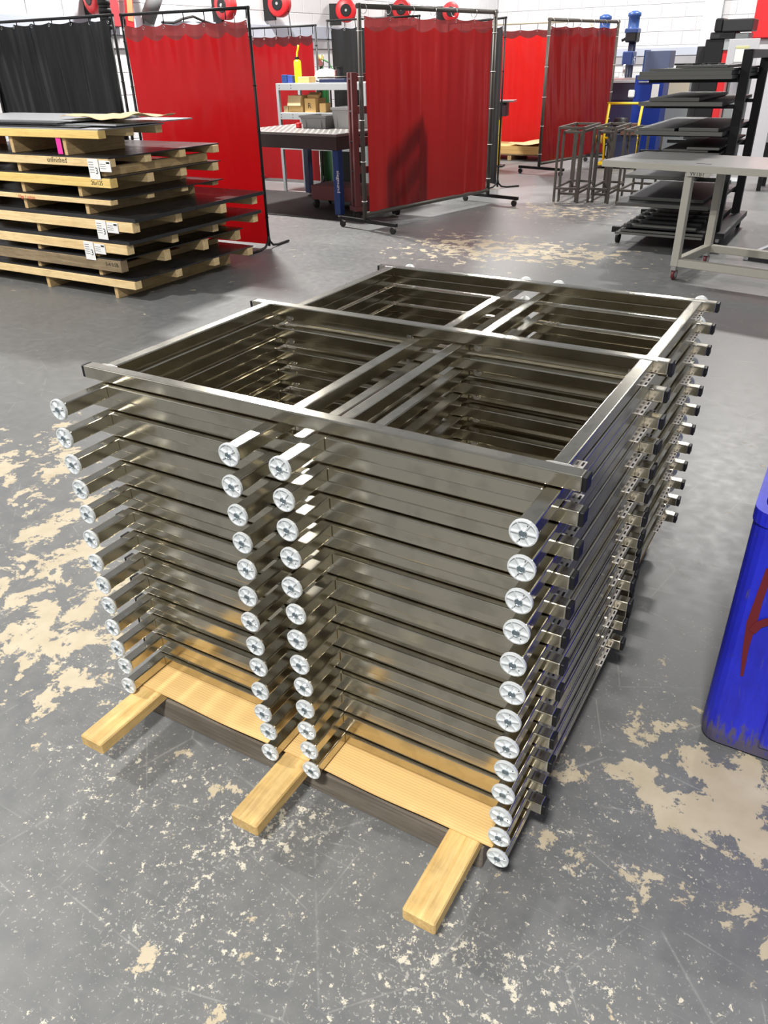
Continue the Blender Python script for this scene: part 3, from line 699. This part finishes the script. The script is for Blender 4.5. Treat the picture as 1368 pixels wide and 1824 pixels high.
# ------------------------------------------------------------------ wall mounted reels, fume arm, duct
def reel(yc, z, label, rot, R=.21):
    rl = thing('hose_reel', (-8.28-.26*math.cos(rot), yc-.26*math.sin(rot), z), 0, label, 'hose reel', 'hose reels on the left wall')
    rl.rotation_euler = (0, 0, rot)
    MB().cbox(-.075, .16, -.03, .03, -.25, .12, .004).build('bracket', BLACKMET, rl)
    MB().lathe([(0, -.09), (R-.03, -.09), (R, -.06), (R, .06), (R-.03, .09), (0, .09)], (.26, 0, 0), 'y', 26, True).build('drum', REDP, rl)
    for s_ in (-1, 1): MB().lathe([(0, s_*.10), (.10, s_*.10), (.11, s_*.092), (.11, s_*.088)], (.26, 0, 0), 'y', 18).build('hub_plate', BLACKPL, rl); MB().cyl((.26, s_*.1, 0), (.26, s_*.108, 0), .025, 10).build('hub_cap', CHROME, rl)
    MB().tube([(.26+R*.8, 0, -.06), (.26+R*.9, .0, -.3), (.26+R*1.0, .02, -.7)], .008, 6).build('hose', BLACKPL, rl)
    return rl
reel(7.95, 2.76, 'red hose reel at the far left beside the black duct', -.3)
reel(10.75, 2.76, 'black-sided hose reel above the big red curtain', -.15)
reel(12.25, 2.84, 'red hose reel with black hub above the curtain corner post', .12)
reel(14.47, 2.81, 'red hose reel with black hub above the narrow black curtain', .55)
reel(16.8, 2.90, 'red hose reel seen above the caster screen, nearer of two', .3)
reel(19.3, 2.94, 'red hose reel seen above the caster screen, farther of two', .45)
dv = thing('exhaust_duct', (-6.83, 6.75, 0), 0, 'thick black flexible duct hanging at the left above the red screen', 'duct')
q = MB()
for i in range(24): z = 2.30 + i*.085; q.cyl((0, 0, z), (0, 0, z+.05), .075, 14); q.cyl((0, 0, z+.05), (0, 0, z+.085), .068, 14)
q.build('hose', RUBBER, dv); MB().cyl((0, 0, 0), (0, 0, 2.3), .03, 10).build('stand_pole', BLACKMET, dv)
fa = thing('fume_arm', (XW+.15, 8.72, 2.3), 0, 'grey fume extraction arm with a beige collar above the red curtain', 'fume arm')
MB().cyl((.05, .3, .2), (.22, .46, .62), .11, 16).build('nozzle', mat('dark_nozzle', (.12, .125, .13), .5), fa); MB().cyl((.22, .46, .62), (.24, .36, .95), .10, 16).build('collar', mat('beige_sleeve', (.55, .48, .30), .7), fa)
MB().cyl((.24, .36, .95), (.0, .1, 1.8), .09, 16).build('arm', RUBBER, fa); MB().cbox(-.14, .04, .2, .45, -.05, .3, .004).build('bracket', LGREY, fa)
rb_ = thing('cable_carrier', (XW+.06, 7.78, 2.3), 0, 'red cable carrier with an orange label hanging on the left wall', 'carrier')
MB().cbox(0, .06, .52, .80, .12, .55, .01).build('back_plate', mat('dull_red', (.35, .04, .05), .5), rb_)
MB().cbox(.06, .09, .86, 1.02, .12, 1.0, .01, RX(-.12, (0, .9, .1))).build('frame', REDP, rb_); MB().cbox(.09, .095, .885, .995, .2, .9, .002, RX(-.12, (0, .9, .1))).build('label_strip', ORANGE, rb_)
setp(MB().tube([(XW+.09, 9.45, 2.50), (XW+.09, 9.7, 2.50), (XW+.07, 9.95, 2.56), (XW+.07, 10.2, 2.60), (XW+.07, 10.4, 2.55), (XW+.09, 10.9, 2.45), (XW+.09, 11.6, 2.42)], .02, 8).build('air_hose', RUBBER), 'black air hose looping along the left wall ledge', 'hose')

# ------------------------------------------------------------------ middle distance: pedestal, low pallet, drill presses
pd = thing('pedestal_stand', (-5.02, 14.85, 0), .2, 'yellow pedestal stand with a dark head and flat top plate', 'stand')
MB().cbox(-.16, .16, -.16, .16, 0, .03, .004).build('base', BLACKMET, pd); MB().cbox(-.07, .07, -.07, .07, .03, .92, .004).build('column', YEL, pd)
MB().cbox(-.18, .18, -.14, .14, .92, 1.17, .006).build('head', mat('dark_maroon_head', (.04, .02, .025), .5), pd); MB().cbox(-.25, .32, -.2, .2, 1.17, 1.20, .003).build('plate', CHROME, pd); MB().cyl((-.1, 0, 1.2), (-.1, 0, 1.29), .025, 10).build('knob', REDP, pd)
lp = thing('pallet', (-6.0, 16.0, 0), 0, 'low pallet loaded with flat cardboard in front of the far red curtain', 'pallet')
for x in (.05, .75, 1.45): MB().cbox(x, x+.09, .02, 1.0, 0, .10, .003).build('runner', WOOD_PY, lp)
for k in range(5): MB().cbox(0, 1.6, k*.23, k*.23+.12, .10, .12, .002).build('deck_board', WOOD_OLD, lp)
for k, (x0, x1, z, lb) in enumerate(((.02, 1.56, .122, 'lower flat carton on the low pallet'), (.1, 1.5, .20, 'upper flat carton on the low pallet'))):
    setp(MB().cbox(x0, x1, .0, 1.0, 0, .076, .004).build('flat_carton', CARD, None, (-6.0, 16.0, z)), lb, 'carton')
q = MB(); q.grid(lambda u, v: (-5.25+.75*u, 16.02+.8*v, .282+.03*(1+math.sin(5*u+2)*math.sin(4*v+1))+.03*u), 16, 12, False)
o = q.build('packing_paper', KRAFT); setp(o, 'crumpled packing paper on the low far pallet', 'paper'); md = o.modifiers.new('s', 'SOLIDIFY'); md.thickness = .004

def drill_press(x, y, label, tall=True):
    d = thing('drill_press', (x, y, 0), 0, label, 'drill press', 'blue drill presses')
    MB().cbox(-.35, .35, -.28, .28, 0, 1.0, .008).build('cabinet', NAVY, d)
    MB().cbox(-.40, .42, -.32, .32, 1.42, 1.46, .004).build('table', CHROME, d); MB().cbox(-.4, .42, -.34, .34, 1.36, 1.42, .004).build('bench_edge', GREYP, d)
    MB().cbox(-.36, .38, -.3, .3, 1.0, 1.36, .006).build('base_box', mat('near_black_blue', (.008, .01, .03), .5), d)
    MB().cyl((.03, .05, 1.46), (.03, .05, 2.35), .085, 14).build('column', NAVY, d)
    MB().cbox(-.10, .14, -.22, .14, 1.72, 2.0, .02).build('spindle_housing', BLUEP, d); MB().cyl((-.02, -.2, 1.5), (-.02, -.2, 1.74), .035, 10).build('chuck', CHROME, d)
    MB().cbox(-.11, .16, -.15, .18, 2.18, 2.40, .03).build('gear_head', BLACKMET, d)
    MB().lathe([(0, 2.38), (.14, 2.38), (.15, 2.41), (.125, 2.42), (.125, 2.68), (.15, 2.70), (.145, 2.76), (.06, 2.80), (0, 2.80)], (.02, 0, 0), 'z', 20, True).build('motor', mat('motor_blue', (.025, .075, .26), .4), d)
    MB().cbox(-.13, .17, -.16, .16, 2.36, 2.46, .02).build('motor_flange', BLUEP, d)
    for a in (0, 2.1, 4.2): MB().cyl((.14, -.1, 1.88), (.2, -.1+.16*math.cos(a), 1.88+.16*math.sin(a)), .01, 6).build('feed_lever', CHROME, d)
    MB().cyl((-.2, -.05, 2.22), (-.11, -.05, 2.26), .03, 10).build('switch_knob', BLACKPL, d)
    return d
drill_press(-3.93, 20.0, 'blue drill press standing clear to the right of the far caster screen')
drill_press(-4.90, 21.0, 'blue drill press whose motor peeks over the far caster screen')

bc = thing('tool_cabinet', (-2.95, 17.0, 0), 0, 'bright blue cabinet with a clamp hung on its side behind the panel rack', 'cabinet')
MB().cbox(0, .58, 0, .5, 0, 1.56, .006).build('body', mat('cobalt_paint', (.006, .03, .24), .35), bc); MB().cbox(.12, .62, .05, .5, 1.56, 1.98, .006).build('top_box', mat('slate_panel', (.08, .10, .18), .5), bc)
MB().cbox(.10, .12, .05, .5, 1.56, 2.0, .003).build('side_panel', BLUEP, bc)
MB().cyl((.08, -.02, 1.44), (.36, -.02, 1.44), .016, 8).build('clamp_bar', CHROME, bc); MB().cbox(.36, .50, -.012, -.002, 1.13, 1.40, .001).build('paper', PAPER, bc); MB().cbox(-.1, .03, -.05, -.002, 1.16, 1.30, .02).build('white_box', WHITEP, bc)
yc = thing('cylinder_cart', (-3.0, 15.5, 0), .1, 'yellow tubular cart carrying a dark motor beside the blue cabinet', 'cart')
for x in (0, .62): MB().tube([(x, 0, .1), (x-.04, 0, .55), (x, 0, 1.12)], .025, 8).build('side_tube', YEL, yc)
for z in (.52, 1.12): MB().cyl((-.04, 0, z), (.62, 0, z), .022, 8).build('cross_tube', YEL, yc)
MB().cbox(-.08, .68, -.3, .3, .06, .10, .004).build('platform', YEL, yc); MB().cyl((-.18, -.05, .5), (-.06, -.05, .5), .075, 14).build('spool', mat('brass_spool', (.40, .22, .05), .5), yc)
MB().lathe([(0, -.12), (.13, -.12), (.14, 0), (.13, .12), (0, .12)], (.25, .05, .74), 'x', 16, True).build('motor', BLACKPL, yc); MB().cbox(.28, .56, -.1, .14, .58, .78, .006).build('gearbox', mat('brown_box', (.10, .045, .03), .5), yc)
MB().cbox(.05, .6, -.05, .25, .10, .58, .005).build('pump_body', NAVY, yc)
for x in (.05, .55): MB().cyl((x-.02, -.2, .05), (x+.02, -.2, .05), .05, 12).build('wheel', RUBBER, yc)

gm = thing('control_cabinet', (-2.78, 18.0, 0), 0, 'large grey machine cabinet with tan paper posters behind the rack', 'cabinet')
MB().cbox(0, 1.85, 0, .9, .0, 1.62, .01).build('body', mat('machine_grey', (.24, .26, .26), .5), gm)
MB().cbox(.18, .72, -.012, -.001, 1.06, 1.50, .001).build('poster', mat('tan_poster', (.62, .56, .42), .8), gm); MB().cbox(.14, .7, -.012, -.001, .38, .60, .001).build('poster', mat('tan_poster_low', (.60, .54, .42), .8), gm)
MB().cbox(.86, 1.36, -.01, -.001, 1.02, 1.50, .001).build('window_panel', WHITEP, gm); MB().ring((1.12, -.04, 1.18), .16, .025, 'y', 16, 6).build('coiled_hose', RUBBER, gm)
for x in (.80, 1.42): MB().cbox(x, x+.06, -.03, -.001, .06, 1.60, .004).build('door_edge', DKGREY, gm)
MB().cbox(1.53, 1.82, -.06, -.001, 1.15, 1.48, .006).build('switch_box', LGREY, gm); MB().cbox(1.66, 1.76, -.075, -.06, 1.30, 1.42, .003).build('switch_face', BLACKPL, gm)
mc = thing('press_machine', (-1.32, 15.0, 0), 0, 'tall dark stepped machine head rising above the panel rack', 'machine')
MB().cbox(.0, .30, 0, .5, 0, 2.12, .01).build('column', BLACKMET, mc); MB().cbox(-.14, -.01, .1, .4, 0, 2.02, .006).build('guide_post', DKGREY, mc)
MB().cbox(.06, .46, -.02, .5, 2.12, 2.22, .01).build('step', DKGREY, mc); MB().cbox(.11, .24, -.04, .5, 2.22, 2.42, .02).build('motor_cover', BLACKMET, mc); MB().cbox(.24, .72, -.06, .5, 2.22, 2.40, .015).build('beam_cover', DKGREY, mc)
MB().cbox(.30, .68, .0, .45, 1.95, 2.2, .01).build('grey_cover', GREYP, mc); MB().cbox(.3, .42, .02, .3, 0, 1.95, .006).build('red_column', REDP, mc)
cp_ = thing('notice_stand', (-.55, 14.2, 0), 0, 'light grey panel with a taped white note and yellow strip on a stand', 'stand')
MB().cbox(-.26, .20, 0, .04, 1.55, 2.10, .004).build('panel', LGREY, cp_); MB().cbox(-.03, .03, .04, .09, 0, 1.9, .004).build('stand', GREYP, cp_); MB().cbox(-.3, .3, -.2, .3, 0, .03, .004).build('base', GREYP, cp_)
MB().cbox(-.14, .06, -.006, -.001, 1.78, 1.96, .001).build('note', PAPER, cp_); MB().cbox(-.14, .06, -.006, -.001, 1.965, 2.0, .001).build('yellow_strip', mat('pale_yellow', (.6, .6, .3), .7), cp_)
rc = thing('red_machine', (-.55, 17.0, 0), 0, 'tall bright red machine cabinet at the upper right edge', 'machine')
MB().cbox(-.35, 2.2, 0, 1.2, 2.14, 3.4, .015).build('hood', mat('signal_red', (.75, .02, .025), .4), rc); MB().cbox(-.33, 2.2, -.01, -.001, 2.78, 2.87, .002).build('dark_stripe', mat('dark_red_stripe', (.14, .005, .01), .5), rc)
MB().cbox(-.2, .6, -.006, -.001, 2.92, 3.05, .001).build('sign_plate', WHITEP, rc); MB().cbox(-.2, 2.1, .1, 1.1, .1, 2.14, .01).build('body', LGREY, rc)
gb = thing('wall_cabinet', (-1.62, 22.55, 2.4), 0, 'plain light grey wall cabinet left of the red machine', 'cabinet')
MB().cbox(0, 1.1, 0, .38, .2, 1.2, .01).build('body', LGREY, gb); MB().cbox(.02, 1.08, -.012, -.001, .22, 1.18, .003).build('door', LGREY, gb)
# shelving with red goods at the right edge
sv = thing('parts_shelving', (.15, 13.2, 0), 0, 'grey bolted parts shelving with red goods at the right edge', 'shelf')
for x in (0, 1.9):
    for y in (0, .6): MB().cbox(x, x+.06, y, y+.06, 0, 1.98, .003).build('upright', BLACKMET, sv)
for z in (.35, .80, 1.10, 1.42, 1.72):
    sh_ = MB().cbox(0, 1.96, 0, .66, z-.02, z, .002).build('shelf', GREYP, sv); e_ = MB().cbox(0, 1.96, -.02, -.001, z-.10, z+.01, .002).build('edge_rail', GREYP, sv)
    for x in (.12, .5, .9): 
        for dz in (-.03, -.07): MB().cyl((x, -.0215, z+dz), (x, -.0195, z+dz), .01, 8).build('bolt', DARKHOLE, e_)
PINKP = mat('pale_red_goods', (.62, .16, .16), .5)
for k, (x, z, wd_, hh, mt_, lb) in enumerate(((.12, .80, .75, .12, PINKP, 'pale red flat carton on the lower parts shelf'), (.15, 1.10, .7, .16, REDP, 'red flat carton on the middle parts shelf'), (.1, 1.42, .7, .14, WHITEP, 'white flat carton with a red band on the upper parts shelf'), (.12, 1.72, .8, .05, mat('brown_roll', (.30, .17, .09), .6), 'brown flat bundle topmost on the parts shelving'))):
    setp(MB().cbox(0, wd_, 0, .5, 0, hh, .005).build('goods_carton', mt_, None, (.15+x, 13.25, z+.001)), lb, 'carton', 'goods on the parts shelving')

# ------------------------------------------------------------------ cantilever panel rack on casters
rk = thing('panel_rack', (.33, 8.45, 0), 0, 'black cantilever rack on casters holding dark grey panels', 'rack')
for y in (0, 1.35): MB().cbox(-.045, .045, y-.045, y+.045, .13, 1.93, .004).build('post', BLACKMET, rk)
MB().cbox(-.045, .045, .046, 1.304, 1.85, 1.93, .004).build('top_bar', mat('grey_top_bar', (.12, .12, .12), .5), rk)
MB().cbox(-.05, .12, -.15, 1.5, .13, .19, .004).build('base_rail', DKGREY, rk)
for y in (0, 1.35): MB().cbox(-1.15, -.046, y-.03, y+.03, .10, .16, .004).build('base_arm', BLACKMET, rk)
LV = (.47, .74, 1.00, 1.18, 1.45, 1.69)
for z in LV:
    for y in (0, 1.35): MB().cbox(-.95, -.046, y-.025, y+.025, z-.05, z-.012, .003).build('arm', BLACKMET, rk)
for x in (-1.05, .05):
    for y in (-.1, 1.42):
        fk = MB().cbox(x-.02, x+.02, y-.03, y+.03, .06, .10 if x < -.5 else .13, .003).build('caster_fork', CHROME, rk); MB().cyl((x-.02, y+.02, .06), (x+.02, y+.02, .06), .06, 16).build('wheel', RUBBER, rk)
def panel(x0, x1, y0, y1, z, th, label, lip=True, rz=0.):
    p = thing('sheet_metal_blank', (x0, y0, z), rz, label, 'panel', 'dark panels on the cantilever rack')
    MB().cbox(0, x1-x0, .004, y1-y0, 0, th, .0015).build('panel_face', DKGREY, p)
    MB().cbox(0, x1-x0, -.004, .003, -.0, th+.004, .001).build('front_flange', EDGEG, p)
    return p
Q = [ # level base, list of (x0,x1,y0,y1,th)
 (.16, [(-.95, -.01, -.45, 1.9, .02), (-.90, -.01, -.40, 1.9, .02), (-.80, -.01, -.3, 1.85, .02)]),
 (.46, [(-.98, .0, -.45, 1.6, .03), (-.9, -.1, -.2, 1.6, .03)]),
 (.728, [(-.95, -.2, -.3, 1.6, .03)]),
 (.988, [(-.60, .0, -.4, 1.5, .02), (-.58, -.12, -.36, 1.4, .02), (-.33, -.01, -.38, 1.4, .02)]),
 (1.168, [(-.88, .0, -.42, 1.6, .035), (-.86, -.48, -.40, 1.5, .022), (-.44, -.05, -.38, 1.3, .03)]),
 (1.438, [(-.88, -.05, -.42, 1.6, .035), (-.80, -.3, -.3, 1.4, .03)]),
 (1.678, [(-.92, .0, -.45, 1.6, .03), (-.90, -.01, -.45, 1.6, .035), (-.82, .0, -.4, 1.5, .02), (-.6, -.1, -.2, 1.4, .02)])]
LN = ['lowest', 'second', 'third', 'fourth', 'fifth', 'sixth', 'topmost']
PN = ['bottom', 'second', 'third', 'uppermost']
for li, (z, ps) in enumerate(Q):
    zz = z; placed = []
    for k, (x0, x1, y0, y1, th) in enumerate(ps):
        # side by side panels share a base
        if placed and x0 > placed[-1][1]-.001 and li in (4,): zz = placed[-1][2]
        panel(.33+x0-.05, .33+x1-.05, 8.45+y0, 8.45+y1, zz+.001, th, '%s dark grey sheet metal blank on the %s level of the cantilever rack' % (PN[k], LN[li]))
        placed.append((x0, x1, zz)); zz += th + .004
# raised ribs on the panels of the lowest level
rp = thing('ribbed_panel', (-.60, 8.05, .241), 0, 'dark panel with rows of bent tabs on the lowest rack level', 'panel')
for k in range(7): 
    y = .02 + k*.27; MB().cbox(0, .78, y, y+.05, 0, .022, .002).build('rib', EDGEG, rp)
    for x in (.04, .6): MB().cbox(x, x+.05, y-.03, y-.001, 0, .03, .002).build('bent_tab', DKGREY, rp)
MB().cbox(-.02, .80, -.02, 1.8, -.006, -.0005, .001).build('panel_face', DKGREY, rp)
for k in range(6):
    setp(MB().cbox(0, .10+.03*(k % 3), 0, .03, 0, .015, .002, RZ(.3*k)).build('bracket_piece', EDGEG if k % 2 else DKGREY, None, (-.35+.09*k, 8.3+.05*(k % 2), 1.801)), 'small steel bracket number %s from the left on top of the rack' % ['one', 'two', 'three', 'four', 'five', 'six'][k], 'bracket', 'loose brackets on the rack')

# ------------------------------------------------------------------ grey rolling table in front of the rack
ct = thing('rolling_table', (-.60, 6.93, 0), math.atan2(6.62-6.91, .91+.60), 'grey topped rolling table with a beige welded frame and casters', 'table')
Wc, Dc, Hc = 2.3, .95, 1.03
MB().cbox(0, Wc, 0, Dc, Hc-.055, Hc, .004).build('table_top', TOPG, ct); MB().cbox(.0, Wc, -.006, -.0005, Hc-.058, Hc-.002, .001).build('front_edge', BEIGE, ct)
MB().cbox(.86, 1.0, .14, .155, Hc+.0002, Hc+.0015, .0003).build('slot', DARKHOLE, ct)
LXc = (.82, 2.15)
for x in LXc:
    for y in (.02, Dc-.12):
        MB().cbox(x, x+.07, y, y+.07, .13, Hc-.055, .004).build('leg', BEIGE, ct)
        MB().cbox(x+.01, x+.06, y+.0, y+.05, .09, .13, .003).build('caster_plate', CHROME, ct)
        MB().cbox(x+.012, x+.02, y+.0, y+.06, .04, .09, .001).build('caster_fork', CHROME, ct); MB().cyl((x+.024, y+.04, .05), (x+.052, y+.04, .05), .05, 18).build('wheel', WHEELR, ct); MB().cyl((x+.020, y+.04, .05), (x+.056, y+.04, .05), .030, 14).build('wheel_hub', CHROME, ct)
for y in (.02, Dc-.12): MB().cbox(LXc[0]+.071, LXc[1]-.001, y, y+.07, .13, .20, .004).build('lower_rail', BEIGE, ct)
for x in LXc: MB().cbox(x, x+.07, .091, Dc-.121, .13, .20, .004).build('side_rail', BEIGE, ct)
MB().cbox(.84, 1.06, -.004, -.001, Hc-.092, Hc-.0585, .0005).build('label_plate', BEIGE, ct); text_mesh('label_lettering', 'W1B1', .052, INK, ct, Matrix.Translation((.875, -.0046, Hc-.086)) @ WALLTXT)
# dark board leaning flat near the right edge
fb = thing('floor_board', (.72, 8.0, 0), -.25, 'dark board with a pale edge lying on the floor behind the rolling table', 'board')
MB().cbox(.05, 1.3, 0, 1.5, 0, .05, .003).build('board', DKGREY, fb); MB().cbox(0, .049, 0, 1.5, 0, .055, .003).build('edge_strip', LGREY, fb)

# ------------------------------------------------------------------ bundles of welded tube frames standing by the rack
def tube_frame(x, y, rz, label, h=1.03, w_=.42, d_=.95, lo=.18):
    t_ = thing('tube_frame', (x, y, 0), rz, label, 'frame', 'welded tube frames standing by the rack'); s_ = .032
    for px in (0, w_):
        for py in (0, d_): MB().cbox(px-s_/2, px+s_/2, py-s_/2, py+s_/2, 0, h, .003).build('leg', RAWSTEEL, t_)
    for py in (0, d_): MB().cbox(s_/2, w_-s_/2, py-s_/2, py+s_/2, h-s_, h, .003).build('top_rail', RAWSTEEL, t_); MB().cbox(s_/2, w_-s_/2, py-s_/2, py+s_/2, lo, lo+s_, .003).build('low_rail', RAWSTEEL, t_)
    for px in (0, w_): MB().cbox(px-s_/2, px+s_/2, s_/2, d_-s_/2, h-s_-.002, h-.002, .003).build('side_rail', RAWSTEEL, t_); MB().cbox(px-s_/2, px+s_/2, s_/2, d_-s_/2, lo, lo+s_, .003).build('low_side_rail', RAWSTEEL, t_)
    return t_
tube_frame(-2.05, 10.95, PI/2+.05, 'leftmost bare steel tube frame standing by the rack', w_=.9, d_=.36)
tube_frame(-1.62, 11.06, PI/2+.02, 'middle bare steel tube frame standing by the rack', w_=.85, d_=.30)
tube_frame(-1.15, 11.05, PI/2, 'rightmost bare steel tube frame nearest the rack', w_=.85, d_=.33, h=1.0)
tube_frame(-2.10, 11.02, PI/2+.05, 'narrower bare steel tube frame nested inside the leftmost frame', w_=.74, d_=.26, h=.97, lo=.10)
tube_frame(-1.665, 11.12, PI/2+.02, 'narrower bare steel tube frame nested inside the middle frame', w_=.70, d_=.20, h=.97, lo=.10)
